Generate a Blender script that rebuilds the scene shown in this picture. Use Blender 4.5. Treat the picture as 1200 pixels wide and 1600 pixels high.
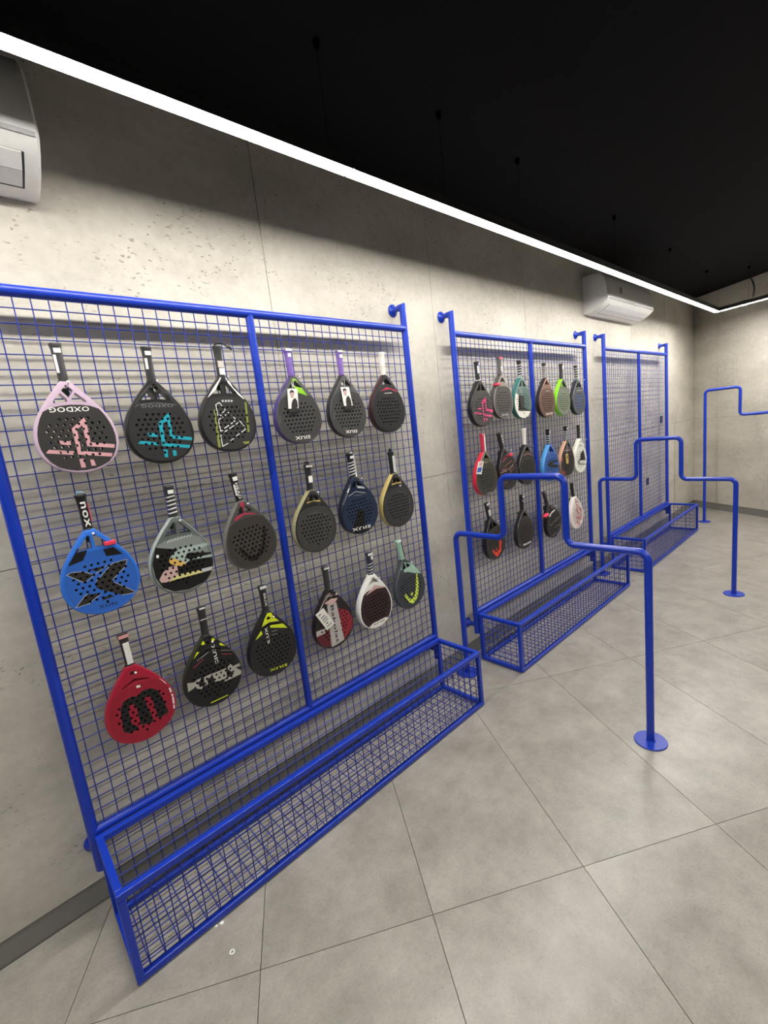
import bpy, bmesh, math, random
import numpy as np
from mathutils import Vector, Matrix
from mathutils.geometry import delaunay_2d_cdt

for _o in list(bpy.data.objects):
    bpy.data.objects.remove(_o, do_unlink=True)
SC = bpy.context.scene
COL = SC.collection
random.seed(7)

# ------------------------------------------------------------------ camera
cam_data = bpy.data.cameras.new('camera')
cam = bpy.data.objects.new('camera', cam_data)
COL.objects.link(cam)
CF = Vector((0.65395471, 0.73730437, -0.16948597))
CR = Vector((0.73036197, -0.6737009, -0.11268759))
CU = Vector((0.1972679, 0.05009353, 0.97906895))
M = Matrix.Identity(4)
for i in range(3):
    M[i][0], M[i][1], M[i][2] = CR[i], CU[i], -CF[i]
M[0][3], M[1][3], M[2][3] = -0.07196, -1.96938, 1.74543
cam.matrix_world = M
cam_data.sensor_fit = 'HORIZONTAL'
cam_data.sensor_width = 36.0
cam_data.lens = 36.0 * 703.3 / 1200.0
cam_data.clip_start = 0.05
SC.camera = cam

# ------------------------------------------------------------------ world, exposure
world = bpy.data.worlds.new('world')
SC.world = world
world.use_nodes = True
world.node_tree.nodes['Background'].inputs[0].default_value = (0.6, 0.65, 0.75, 1)
world.node_tree.nodes['Background'].inputs[1].default_value = 0.02
SC.view_settings.view_transform = 'Standard'
SC.view_settings.look = 'None'
SC.view_settings.gamma = 1.0
SC.view_settings.use_curve_mapping = False
SC.view_settings.exposure = 1.68
LED_POWER = 26.0          # emission of the strip diffusers

# ------------------------------------------------------------------ materials
MATS = {}
def lin(c):
    if isinstance(c, str):
        c = c.lstrip('#')
        c = tuple(int(c[i:i + 2], 16) / 255 for i in (0, 2, 4))
        return tuple(x / 12.92 if x <= 0.04045 else ((x + 0.055) / 1.055) ** 2.4 for x in c)
    return c
def mat(name, color, rough=0.5, metal=0.0, spec=0.5, coat=0.0, vary=0.06):
    """plain material with a slight procedural mottling"""
    if name in MATS:
        return MATS[name]
    m = bpy.data.materials.new(name); m.use_nodes = True
    nt = m.node_tree; b = nt.nodes['Principled BSDF']
    c = lin(color)
    n = nt.nodes.new('ShaderNodeTexNoise'); n.inputs['Scale'].default_value = 40
    tc = nt.nodes.new('ShaderNodeTexCoord'); nt.links.new(tc.outputs['Object'], n.inputs['Vector'])
    mx = nt.nodes.new('ShaderNodeMix'); mx.data_type = 'RGBA'
    mx.inputs[6].default_value = (*[x * (1 - vary) for x in c], 1)
    mx.inputs[7].default_value = (*[min(1, x * (1 + vary)) for x in c], 1)
    nt.links.new(n.outputs['Fac'], mx.inputs[0]); nt.links.new(mx.outputs[2], b.inputs['Base Color'])
    b.inputs['Roughness'].default_value = rough
    b.inputs['Metallic'].default_value = metal
    b.inputs['Specular IOR Level'].default_value = spec
    b.inputs['Coat Weight'].default_value = coat
    b.inputs['Coat Roughness'].default_value = 0.15
    MATS[name] = m
    return m
def emis(name, color, strength):
    m = bpy.data.materials.new(name); m.use_nodes = True
    b = m.node_tree.nodes['Principled BSDF']
    b.inputs['Base Color'].default_value = (0.8, 0.8, 0.8, 1)
    b.inputs['Emission Color'].default_value = (*color, 1)
    b.inputs['Emission Strength'].default_value = strength
    return m
def N(nt, t, **kw):
    n = nt.nodes.new(t)
    for k, v in kw.items():
        if hasattr(n, k): setattr(n, k, v)
        else: n.inputs[k].default_value = v
    return n
def ramp(nt, src, stops):
    r = nt.nodes.new('ShaderNodeValToRGB'); e = r.color_ramp.elements
    while len(e) < len(stops): e.new(0.5)
    for el, (p, c) in zip(e, stops):
        el.position = p; el.color = (*c, 1) if len(c) == 3 else c
    nt.links.new(src, r.inputs[0]); return r
def mixc(nt, fac, a, b, mode='MIX'):
    mx = nt.nodes.new('ShaderNodeMix'); mx.data_type = 'RGBA'; mx.blend_type = mode
    for s, v in ((0, fac), (6, a), (7, b)):
        if hasattr(v, 'is_linked') or hasattr(v, 'links'): nt.links.new(v, mx.inputs[s])
        elif s == 0: mx.inputs[0].default_value = v
        else: mx.inputs[s].default_value = (*v, 1)
    return mx.outputs[2]

def concrete():
    m = bpy.data.materials.new('concrete_plaster'); m.use_nodes = True
    nt = m.node_tree; b = nt.nodes['Principled BSDF']; L = nt.links
    g = N(nt, 'ShaderNodeNewGeometry')
    # broad trowelled clouds, a little stretched sideways
    mp = N(nt, 'ShaderNodeMapping'); mp.inputs['Scale'].default_value = (0.8, 0.8, 1.5); L.new(g.outputs['Position'], mp.inputs[0])
    n1 = N(nt, 'ShaderNodeTexNoise', Scale=1.6, Detail=7.0, Roughness=0.62); L.new(mp.outputs[0], n1.inputs['Vector'])
    base = ramp(nt, n1.outputs['Fac'], [(0.30, (0.435, 0.41, 0.355)), (0.52, (0.545, 0.515, 0.45)), (0.72, (0.63, 0.60, 0.53))])
    n2 = N(nt, 'ShaderNodeTexNoise', Scale=22.0, Detail=5.0, Roughness=0.7); L.new(g.outputs['Position'], n2.inputs['Vector'])
    c = mixc(nt, 0.22, base.outputs[0], n2.outputs['Fac'], 'OVERLAY')
    # pits: small blots, only where a cluster mask is high
    warp = N(nt, 'ShaderNodeTexNoise', Scale=30.0, Detail=3.0); L.new(g.outputs['Position'], warp.inputs['Vector'])
    add = N(nt, 'ShaderNodeVectorMath', operation='MULTIPLY_ADD'); add.inputs[1].default_value = (0.05, 0.05, 0.03)
    L.new(warp.outputs['Color'], add.inputs[0]); L.new(g.outputs['Position'], add.inputs[2])
    mp2 = N(nt, 'ShaderNodeMapping'); mp2.inputs['Scale'].default_value = (0.75, 0.75, 1.9); mp2.inputs['Rotation'].default_value = (0, 0.35, 0); L.new(add.outputs[0], mp2.inputs[0])
    v = N(nt, 'ShaderNodeTexVoronoi', Scale=40.0); v.inputs['Randomness'].default_value = 1.0; L.new(mp2.outputs[0], v.inputs['Vector'])
    pit = ramp(nt, v.outputs['Distance'], [(0.18, (1, 1, 1)), (0.30, (0, 0, 0))])
    n3 = N(nt, 'ShaderNodeTexNoise', Scale=3.3, Detail=3.0, Roughness=0.65); L.new(g.outputs['Position'], n3.inputs['Vector'])
    msk = ramp(nt, n3.outputs['Fac'], [(0.47, (0, 0, 0)), (0.58, (1, 1, 1))])
    n4 = N(nt, 'ShaderNodeTexNoise', Scale=27.0, Detail=2.0); L.new(g.outputs['Position'], n4.inputs['Vector'])
    msk2 = ramp(nt, n4.outputs['Fac'], [(0.44, (0, 0, 0)), (0.50, (1, 1, 1))])
    pm = mixc(nt, 1.0, pit.outputs[0], msk.outputs[0], 'MULTIPLY'); pm = mixc(nt, 1.0, pm, msk2.outputs[0], 'MULTIPLY')
    pmh = N(nt, 'ShaderNodeMath', operation='MULTIPLY'); pmh.inputs[1].default_value = 0.72; L.new(pm, pmh.inputs[0])
    c = mixc(nt, pmh.outputs[0], c, (0.19, 0.175, 0.15))
    L.new(c, b.inputs['Base Color'])
    b.inputs['Roughness'].default_value = 0.75; b.inputs['Specular IOR Level'].default_value = 0.25
    inv = N(nt, 'ShaderNodeMath', operation='MULTIPLY_ADD'); inv.inputs[1].default_value = -1.0; L.new(pm, inv.inputs[0]); L.new(n2.outputs['Fac'], inv.inputs[2])
    bp = N(nt, 'ShaderNodeBump', Strength=0.25, Distance=0.004); L.new(inv.outputs[0], bp.inputs['Height']); L.new(bp.outputs[0], b.inputs['Normal'])
    return m
def tile_mat():
    m = bpy.data.materials.new('stone_tile'); m.use_nodes = True
    nt = m.node_tree; b = nt.nodes['Principled BSDF']; L = nt.links
    g = N(nt, 'ShaderNodeNewGeometry'); oi = N(nt, 'ShaderNodeObjectInfo')
    off = N(nt, 'ShaderNodeVectorMath', operation='MULTIPLY_ADD'); cx = N(nt, 'ShaderNodeCombineXYZ')
    L.new(oi.outputs['Random'], cx.inputs[0]); L.new(oi.outputs['Random'], cx.inputs[1]); off.inputs[1].default_value = (17, 31, 5)
    L.new(cx.outputs[0], off.inputs[0]); L.new(g.outputs['Position'], off.inputs[2])
    n1 = N(nt, 'ShaderNodeTexNoise', Scale=4.2, Detail=10.0, Roughness=0.72); L.new(off.outputs[0], n1.inputs['Vector'])
    base = ramp(nt, n1.outputs['Fac'], [(0.32, (0.22, 0.205, 0.18)), (0.5, (0.30, 0.281, 0.25)), (0.68, (0.375, 0.353, 0.317))])
    n2 = N(nt, 'ShaderNodeTexNoise', Scale=110.0, Detail=4.0, Roughness=0.8); L.new(g.outputs['Position'], n2.inputs['Vector'])
    c = mixc(nt, 0.2, base.outputs[0], n2.outputs['Fac'], 'OVERLAY')
    L.new(c, b.inputs['Base Color'])
    n3 = N(nt, 'ShaderNodeTexNoise', Scale=170.0, Detail=3.0, Roughness=0.7); L.new(g.outputs['Position'], n3.inputs['Vector'])
    rr = ramp(nt, n2.outputs['Fac'], [(0.3, (0.25,) * 3), (0.7, (0.36,) * 3)]); L.new(rr.outputs[0], b.inputs['Roughness'])
    b.inputs['Specular IOR Level'].default_value = 0.6
    bp = N(nt, 'ShaderNodeBump', Strength=0.22, Distance=0.002); L.new(n3.outputs['Fac'], bp.inputs['Height']); L.new(bp.outputs[0], b.inputs['Normal'])
    return m
CONC = concrete(); TILE = tile_mat()
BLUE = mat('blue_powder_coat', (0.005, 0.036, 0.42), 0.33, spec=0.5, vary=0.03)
WBLUE = mat('blue_wire_enamel', (0.004, 0.022, 0.26), 0.4, vary=0.03)  # same paint as the tubes, darkened to put the wires' shade into the colour
STEEL = mat('hook_steel', (0.7, 0.7, 0.7), 0.25, 1.0)
ACW = mat('ac_white_plastic', (0.78, 0.77, 0.75), 0.4)
BLACKC = mat('black_ceiling_paint', (0.0045, 0.0045, 0.0055), 0.85, spec=0.15)
DWALL = mat('dark_wall_paint', (0.07, 0.07, 0.07), 0.8)
GREYB = mat('baseboard_grey', (0.20, 0.195, 0.18), 0.55)
GROUT = mat('grout_grey', (0.16, 0.15, 0.135), 0.8)
HOUSE = mat('led_housing_black', (0.012, 0.012, 0.013), 0.5)
DARK = mat('black_plastic', (0.02, 0.02, 0.022), 0.4)
GREEN = mat('dark_green_plastic', (0.012, 0.06, 0.02), 0.35)
LED = emis('led_diffuser', (1.0, 0.965, 0.90), LED_POWER)

# ------------------------------------------------------------------ mesh helpers
def mesh_obj(name, verts, faces, material=None, parent=None, smooth=False, mats=None, fm=None):
    me = bpy.data.meshes.new(name)
    me.from_pydata([tuple(v) for v in verts], [], [tuple(f) for f in faces])
    for mm in (mats if mats else [material]):
        me.materials.append(mm)
    if fm is not None:
        me.polygons.foreach_set('material_index', list(fm))
    if smooth is True:
        me.polygons.foreach_set('use_smooth', [True] * len(me.polygons))
    elif smooth:
        me.polygons.foreach_set('use_smooth', [True] * len(me.polygons))
        me.set_sharp_from_angle(angle=math.radians(smooth))
    me.update()
    o = bpy.data.objects.new(name, me); COL.objects.link(o)
    if parent: o.parent = parent
    return o
def inst(name, me, parent, loc=(0, 0, 0), rot=(0, 0, 0)):
    o = bpy.data.objects.new(name, me); COL.objects.link(o)
    o.parent = parent; o.location = loc; o.rotation_euler = rot
    return o
def thing(name, label, cat, loc=(0, 0, 0), rot=(0, 0, 0), group=None):
    o = bpy.data.objects.new(name, None); COL.objects.link(o)
    o.empty_display_size = 0.05
    o.location = loc; o.rotation_euler = rot; o['label'] = label; o['category'] = cat
    if group: o['group'] = group
    return o
def tag(o, label, cat, group=None):
    o['label'] = label; o['category'] = cat
    if group: o['group'] = group
    return o
class MB:
    """collects simple solids into one mesh"""
    def __init__(s): s.v = []; s.f = []; s.m = []
    def add(s, vs, fs, m=0):
        k = len(s.v); s.v += [tuple(v) for v in vs]; s.f += [tuple(i + k for i in f) for f in fs]; s.m += [m] * len(fs)
    def box(s, a, b, m=0):
        x0, y0, z0 = a; x1, y1, z1 = b
        s.add([(x0, y0, z0), (x1, y0, z0), (x1, y1, z0), (x0, y1, z0), (x0, y0, z1), (x1, y0, z1), (x1, y1, z1), (x0, y1, z1)],
              [(0, 3, 2, 1), (4, 5, 6, 7), (0, 1, 5, 4), (1, 2, 6, 5), (2, 3, 7, 6), (3, 0, 4, 7)], m)
    def sweep(s, path, r, n=16, m=0, caps=True):
        """round tube along a polyline, mitred at the corners"""
        P = [Vector(p) for p in path]; K = len(P)
        d = [(P[i + 1] - P[i]).normalized() for i in range(K - 1)]
        ref = Vector((0, 0, 1)) if abs(d[0].z) < 0.9 else Vector((1, 0, 0))
        u = d[0].cross(ref).normalized(); w = d[0].cross(u)
        ring = [u * math.cos(2 * math.pi * k / n) * r + w * math.sin(2 * math.pi * k / n) * r for k in range(n)]
        vs = [P[0] + q for q in ring]; cur = list(vs)
        for i in range(1, K):
            nrm = (d[i - 1] + d[i]).normalized() if i < K - 1 else d[i - 1]
            new = []
            for q in cur:
                t = (P[i] - q).dot(nrm) / d[i - 1].dot(nrm); new.append(q + d[i - 1] * t)
            vs += new; cur = new
        fs = []
        for i in range(K - 1):
            for k in range(n):
                a, b2 = i * n + k, i * n + (k + 1) % n
                fs.append((a, b2, b2 + n, a + n))
        if caps: fs += [tuple(range(n))[::-1], tuple(range((K - 1) * n, K * n))]
        s.add(vs, fs, m)
    def lathe(s, prof, origin, axis='Z', n=28, m=0):
        """prof: list of (radius, height) along the axis"""
        vs = []; fs = []; o = Vector(origin)
        for r, h in prof:
            for k in range(n):
                a = 2 * math.pi * k / n; c, q = r * math.cos(a), r * math.sin(a)
                vs.append(o + (Vector((c, q, h)) if axis == 'Z' else Vector((c, h, q)) if axis == 'Y' else Vector((h, c, q))))
        K = len(prof)
        for i in range(K - 1):
            for k in range(n):
                a, b2 = i * n + k, i * n + (k + 1) % n
                fs.append((a, b2, b2 + n, a + n))
        fs += [tuple(range(n))[::-1], tuple(range((K - 1) * n, K * n))]
        s.add(vs, fs, m)
    def build(s, name, material, parent=None, smooth=35, mats=None, fixn=True):
        o = mesh_obj(name, s.v, s.f, material, parent, False, mats, s.m)
        if fixn:
            bm = bmesh.new(); bm.from_mesh(o.data); bmesh.ops.recalc_face_normals(bm, faces=bm.faces); bm.to_mesh(o.data); bm.free()
        if smooth:
            o.data.polygons.foreach_set('use_smooth', [True] * len(o.data.polygons)); o.data.set_sharp_from_angle(angle=math.radians(smooth))
        return o
def fillet(path, rad, n=7):
    P = [Vector(p) for p in path]; out = [P[0]]
    for i in range(1, len(P) - 1):
        a = (P[i - 1] - P[i]).normalized(); b = (P[i + 1] - P[i]).normalized()
        half = a.angle(b) / 2; t = rad / math.tan(half)
        c = P[i] + (a + b).normalized() * (rad / math.sin(half))
        s0 = P[i] + a * t - c; s1 = P[i] + b * t - c
        A = s0.angle(s1)
        for k in range(n + 1):
            out.append(c + (s0 * math.sin((1 - k / n) * A) + s1 * math.sin(k / n * A)) / math.sin(A))
    out.append(P[-1]); return out
def quad_prism(pts, y0, y1):
    """pts: (x,z) polygon -> verts/faces of a prism between two depths"""
    n = len(pts); vs = [(x, y0, z) for x, z in pts] + [(x, y1, z) for x, z in pts]
    fs = [tuple(range(n)), tuple(range(n, 2 * n))[::-1]] + [(i, i + n, (i + 1) % n + n, (i + 1) % n) for i in range(n)]
    return vs, fs

# ------------------------------------------------------------------ the room
W = 0.085                 # face of the rack wall (y)
CEIL = 3.245
FX, FY = 8.579, W         # corner of rack wall and far wall
FD = Vector((-0.5324, -0.8465, 0))     # along the far wall, away from that corner
FN = Vector((0.8465, -0.5324, 0))      # into the far wall
BACKX, RIGHTY = -3.0, -3.6
FARX = FX + FD.x / FD.y * (RIGHTY - FY)

def struct(o): o['kind'] = 'structure'; return o
def box_obj(name, a, b, m, parent=None):
    q = MB(); q.box(a, b); return q.build(name, m, parent, smooth=0)
room_poly = [(BACKX, W), (FX, FY), (FARX, RIGHTY), (BACKX, RIGHTY)]

fl = MB(); fl.add([(x, y, -0.012) for x, y in room_poly] + [(x, y, -0.12) for x, y in room_poly],
                  [(0, 1, 2, 3), (4, 5, 6, 7), (0, 1, 5, 4), (1, 2, 6, 5), (2, 3, 7, 6), (3, 0, 4, 7)])
floor = struct(fl.build('floor', GROUT, smooth=0))
ce = MB(); ce.add([(x, y, CEIL) for x, y in room_poly] + [(x, y, CEIL + 0.15) for x, y in room_poly],
                  [(0, 1, 2, 3), (4, 5, 6, 7), (0, 1, 5, 4), (1, 2, 6, 5), (2, 3, 7, 6), (3, 0, 4, 7)])
struct(ce.build('ceiling', BLACKC, smooth=0))
PT = 0.012   # thickness of the plaster panels
wl = struct(box_obj('wall_left', (BACKX, W + PT, -0.12), (FX + 0.4, W + 0.16, CEIL + 0.15), GROUT))
struct(box_obj('wall_back', (BACKX - 0.15, RIGHTY - 0.15, -0.12), (BACKX, W + 0.16, CEIL + 0.15), DWALL))
struct(box_obj('wall_right', (BACKX, RIGHTY - 0.15, -0.12), (FARX + 0.4, RIGHTY, CEIL + 0.15), DWALL))
def far_prism(s0, s1, d0, d1, z0, z1):
    """box in far-wall coordinates: s along the wall from the corner, d into the room, z up"""
    q = []
    for z in (z0, z1):
        for s, d in ((s0, d0), (s1, d0), (s1, d1), (s0, d1)):
            p = Vector((FX, FY, z)) + FD * s - FN * d; q.append(p)
    return q, [(0, 3, 2, 1), (4, 5, 6, 7), (0, 1, 5, 4), (1, 2, 6, 5), (2, 3, 7, 6), (3, 0, 4, 7)]
FLEN = (FY - RIGHTY) / 0.8465
wf = MB(); wf.add(*far_prism(-0.15, FLEN + 0.2, -0.16, -PT, -0.12, CEIL + 0.15)); wfo = struct(wf.build('wall_far', GROUT, smooth=0))
# plaster panels, each one its own piece
GAP = 0.0016
zr = [0.10, 1.425, CEIL]
xs = [BACKX, -2.42, -1.22, 1.17, 2.385, 3.56, 4.76, 5.945, 7.15, 8.35, FX + 0.004]
for i in range(len(xs) - 1):
    for j in range(2):
        q = MB(); q.box((xs[i] + GAP, W, zr[j] + GAP), (xs[i + 1] - GAP, W + PT, zr[j + 1] - (GAP if j == 0 else 0)))
        q.build('plaster_panel', CONC, wl, smooth=0)
ss = [0.0, 0.42, 1.62, 2.82, 4.02, 5.22, FLEN]
for i in range(len(ss) - 1):
    for j in range(2):
        q = MB(); q.add(*far_prism(ss[i] + GAP, ss[i + 1] - GAP, -PT, 0, zr[j] + GAP, zr[j + 1] - (GAP if j == 0 else 0)))
        q.build('plaster_panel', CONC, wfo, smooth=0)
# baseboards, set back a little under the plaster
bl = struct(box_obj('baseboard_left', (BACKX, W + 0.004, 0.0), (FX, W + PT, 0.096), GREYB))
bf = MB(); bf.add(*far_prism(0, FLEN, -PT, -0.004, 0, 0.096)); struct(bf.build('baseboard_far', GREYB, smooth=0))

# floor tiles, laid parallel to the far wall
TA = Vector((0.5150, 0.8572)); TB = Vector((0.8572, -0.5150)); T0 = Vector((1.377, -1.266))
TW, TL, TG = 0.618, 1.236, 0.0013
def clip_poly(poly, clip):
    out = poly
    for i in range(len(clip)):
        a, b = Vector(clip[i]), Vector(clip[(i + 1) % len(clip)]); e = b - a; inp = out; out = []
        side = lambda p: -(e.x * (p.y - a.y) - e.y * (p.x - a.x))
        for k in range(len(inp)):
            p, q = inp[k], inp[(k + 1) % len(inp)]; sp, sq = side(p), side(q)
            if sp >= 0: out.append(p)
            if (sp >= 0) != (sq >= 0): out.append(p + (q - p) * (sp / (sp - sq)))
        if not out: return []
    return out
for i in range(-12, 16):
    for j in range(-9, 9):
        o0 = T0 + TB * (i * TW) + TA * (j * TL)
        quad = [o0 + TB * TG + TA * TG, o0 + TB * (TW - TG) + TA * TG, o0 + TB * (TW - TG) + TA * (TL - TG), o0 + TB * TG + TA * (TL - TG)]
        pl = clip_poly(quad, room_poly)
        if len(pl) < 3: continue
        ar = abs(sum(pl[k].x * pl[(k + 1) % len(pl)].y - pl[(k + 1) % len(pl)].x * pl[k].y for k in range(len(pl)))) / 2
        if ar < 0.004: continue
        n = len(pl)
        q = MB(); q.add([(p.x, p.y, 0.0) for p in pl] + [(p.x, p.y, -0.012) for p in pl],
                        [tuple(range(n)), tuple(range(n, 2 * n))] + [(k, (k + 1) % n, (k + 1) % n + n, k + n) for k in range(n)])
        q.build('tile', TILE, floor, smooth=0)

# ------------------------------------------------------------------ LED strips hung below the ceiling
LY, LZ = -0.44, 2.812
LW, LH = 0.062, 0.045
CORN = Vector((7.44, LY, LZ)); FAR2 = CORN + (Vector((7.275, -0.985, LZ)) - CORN).normalized() * 2.5
def led_strip(name, label, a, b, hooks, group='LED strips hung below the ceiling'):
    a, b = Vector(a), Vector(b); L = (b - a).length; d = (b - a).normalized(); ang = math.atan2(d.y, d.x)
    t = thing(name, label, 'light', a, (0, 0, ang), group)
    q = MB()
    q.box((0, -LW / 2, 0.004), (L, LW / 2, LH)); q.box((0, -LW / 2, 0), (L, -LW / 2 + 0.0025, 0.004)); q.box((0, LW / 2 - 0.0025, 0), (L, LW / 2, 0.004))
    q.build('housing', HOUSE, t, smooth=0)
    q = MB(); q.box((0.003, -LW / 2 + 0.0025, 0.0005), (L - 0.003, LW / 2 - 0.0025, 0.004)); q.build('diffuser', LED, t, smooth=0)
    for h in hooks:
        q = MB(); q.sweep([(h, 0, LH), (h, 0, CEIL - LZ - 0.02)], 0.0008, 6); q.build('suspension_cable', mat('mount_black', (0.002, 0.002, 0.002), 0.9, spec=0.0), t)
        q = MB(); q.lathe([(0.004, 0), (0.011, 0.003), (0.013, 0.022), (0.013, 0.03)], (h, 0, CEIL - LZ - 0.03), n=12); q.build('ceiling_mount', mat('mount_black', (0.002, 0.002, 0.002), 0.9, spec=0.0), t)
    return t
x0 = -2.2
led_strip('led_strip_light', 'bright LED strip nearest the camera, running in from the left above the first blue rack', (x0, LY, LZ), (1.306, LY, LZ), [0.5, 1.9, 1.214 - x0])
led_strip('led_strip_light', 'long bright LED strip from the dark seam to the far corner, above the racks', (1.310, LY, LZ), (CORN.x + 0.028, LY, LZ), [1.931 - 1.31, 2.645 - 1.31, 4.087 - 1.31, 5.493 - 1.31, 6.911 - 1.31])
led_strip('led_strip_light', 'LED strip turning away along the far concrete wall at the right edge', CORN + Vector((-0.012, -0.046, 0)), FAR2, [0.3, 2.0])
OPP = FAR2 + Vector((-0.06, -0.05, 0))
led_strip('led_strip_light', 'LED strip along the opposite side of the room, outside the picture', OPP, (-2.2, OPP.y, LZ), [0.5, 3.0, 6.0])  # unseen strip, added to brighten the lower wall and floor

# ------------------------------------------------------------------ wire racks
RW, RM = 2.006, 0.995
ZT, ZB, ZP, ZE = 2.35, 0.373, 2.492, 0.212
TR = 0.0195
BY0, BY1, BZ0, BZ1, BT = -0.022, -0.366, 0.006, 0.366, 0.025
WIRES = {}
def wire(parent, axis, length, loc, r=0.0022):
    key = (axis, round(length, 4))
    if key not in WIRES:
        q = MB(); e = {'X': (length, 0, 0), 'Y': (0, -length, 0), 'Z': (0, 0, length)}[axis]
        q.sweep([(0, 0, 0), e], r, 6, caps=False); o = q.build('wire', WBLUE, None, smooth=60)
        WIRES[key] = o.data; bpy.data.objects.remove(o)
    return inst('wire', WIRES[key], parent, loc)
def flange(q, x, z):
    """stub to the wall with a trumpet-shaped foot"""
    q.sweep([(x, 0.0, z), (x, W - 0.03, z)], 0.0165, 16)
    q.lathe([(0.0165, 0), (0.021, 0.010), (0.029, 0.019), (0.036, 0.024), (0.037, 0.029), (0.037, 0.0305)], (x, W - 0.0315, z), 'Y', 28)
def rack(label, x):
    t = thing('wire_display_rack', label, 'display rack', (x, 0, 0), group='blue wire racks along the concrete wall')
    for px in (0.0, RW):
        q = MB(); q.sweep([(px, 0, ZE), (px, 0, ZP - 0.0165), (px, 0.030, ZP - 0.0165)], TR, 20); q.build('post', BLUE, t)
        q = MB(); flange(q, px, ZP - 0.0165); q.build('wall_bracket', BLUE, t)
        q = MB(); flange(q, px, 0.275); q.build('wall_bracket', BLUE, t)
    q = MB(); q.sweep([(RM, 0, ZB), (RM, 0, ZT)], TR * 0.95, 20); q.build('middle_post', BLUE, t)
    q = MB(); q.sweep([(0, 0, ZT), (RW, 0, ZT)], TR, 20); q.build('top_rail', BLUE, t)
    q = MB(); q.sweep([(0, 0, ZB), (RW, 0, ZB)], TR * 0.95, 20); q.build('bottom_rail', BLUE, t)
    for k in range(1, 41):
        wx = 0.05 * k - 0.008
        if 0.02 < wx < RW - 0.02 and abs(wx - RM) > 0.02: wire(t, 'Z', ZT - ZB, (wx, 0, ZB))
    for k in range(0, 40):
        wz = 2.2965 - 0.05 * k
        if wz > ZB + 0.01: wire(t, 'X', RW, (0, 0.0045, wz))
    # basket under the panel
    fr = MB(); h = BT
    for y in (BY0, BY1 + h):
        for z in (BZ0, BZ1 - h): fr.box((0.0, y - h, z), (RW, y, z + h))
    for xx in (0.0, RW - h):
        for z in (BZ0, BZ1 - h): fr.box((xx, BY1 + h, z), (xx + h, BY0 - h, z + h))
        for y in (BY0, BY1 + h): fr.box((xx, y - h, BZ0 + h), (xx + h, y, BZ1 - h))
    b = fr.build('basket_frame', BLUE, t, smooth=0)
    bv = b.modifiers.new('edge', 'BEVEL'); bv.width = 0.003; bv.segments = 2; bv.limit_method = 'ANGLE'
    hz, hy = BZ1 - BZ0 - h, BY0 - BY1 - h
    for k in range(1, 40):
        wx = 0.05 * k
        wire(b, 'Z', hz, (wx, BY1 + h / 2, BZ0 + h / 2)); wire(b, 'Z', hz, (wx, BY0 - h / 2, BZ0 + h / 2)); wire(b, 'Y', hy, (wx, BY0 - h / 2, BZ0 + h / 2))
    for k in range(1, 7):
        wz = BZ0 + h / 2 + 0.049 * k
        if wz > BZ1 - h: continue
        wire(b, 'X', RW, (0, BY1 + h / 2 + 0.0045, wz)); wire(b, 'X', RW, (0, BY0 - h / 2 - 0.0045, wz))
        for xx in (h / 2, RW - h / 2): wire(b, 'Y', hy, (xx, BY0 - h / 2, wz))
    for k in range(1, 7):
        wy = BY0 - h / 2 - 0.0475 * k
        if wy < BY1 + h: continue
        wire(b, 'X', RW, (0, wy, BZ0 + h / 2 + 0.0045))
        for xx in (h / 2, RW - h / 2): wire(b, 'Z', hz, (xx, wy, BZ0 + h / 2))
    return t
RX = (0.0, 2.463, 4.918)
rack('blue wire display rack nearest the camera, hung with eighteen padel rackets', RX[0])
rack('middle blue wire display rack, hung with sixteen padel rackets', RX[1])
rack('empty blue wire display rack nearest the far corner', RX[2])

# ------------------------------------------------------------------ stepped tube stands
def stand(label, x, dx, ys, zs):
    t = thing('clothes_rail_stand', label, 'clothes rail', (x, ys[0], 0), group='stepped blue tube rails on the floor')
    pts = [(dx * (y - ys[0]), y - ys[0], z) for y, z in zip(ys, zs)]
    pts[0] = (pts[0][0], pts[0][1], 0.004); pts[-1] = (pts[-1][0], pts[-1][1], 0.004)
    q = MB(); q.sweep(fillet(pts, 0.048), 0.0185, 18); q.build('bent_tube', BLUE, t, smooth=50)
    for p in (pts[0], pts[-1]):
        q = MB(); q.lathe([(0.077, 0), (0.078, 0.002), (0.078, 0.0055), (0.076, 0.0075), (0.023, 0.0075), (0.0205, 0.011)], (p[0], p[1], 0), n=36); q.build('base_disc', BLUE, t)
    return t
H1, H2 = 1.032, 1.413
stand('stepped blue tube rail standing between the first and middle wire racks', 2.257, -0.012,
      [-0.047, -0.047, -0.424, -0.424, -0.821, -0.821, -1.2265, -1.2265], [0, H1, H1, H2, H2, H1, H1, 0])
stand('stepped blue tube rail standing between the middle and empty wire racks', 4.7125, 0.028,
      [-0.005, -0.005, -0.360, -0.360, -0.743, -0.743, -1.149, -1.149], [0, H1, H1, H2, H2, H1, H1, 0])
stand('tall blue tube rail at the right edge, high end beside the empty rack', 7.469, 0.0,
      [-0.312, -0.312, -0.694, -0.694, -1.09, -1.09, -1.47, -1.47], [0, 1.831, 1.831, 1.467, 1.467, 1.831, 1.831, 0])

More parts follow.
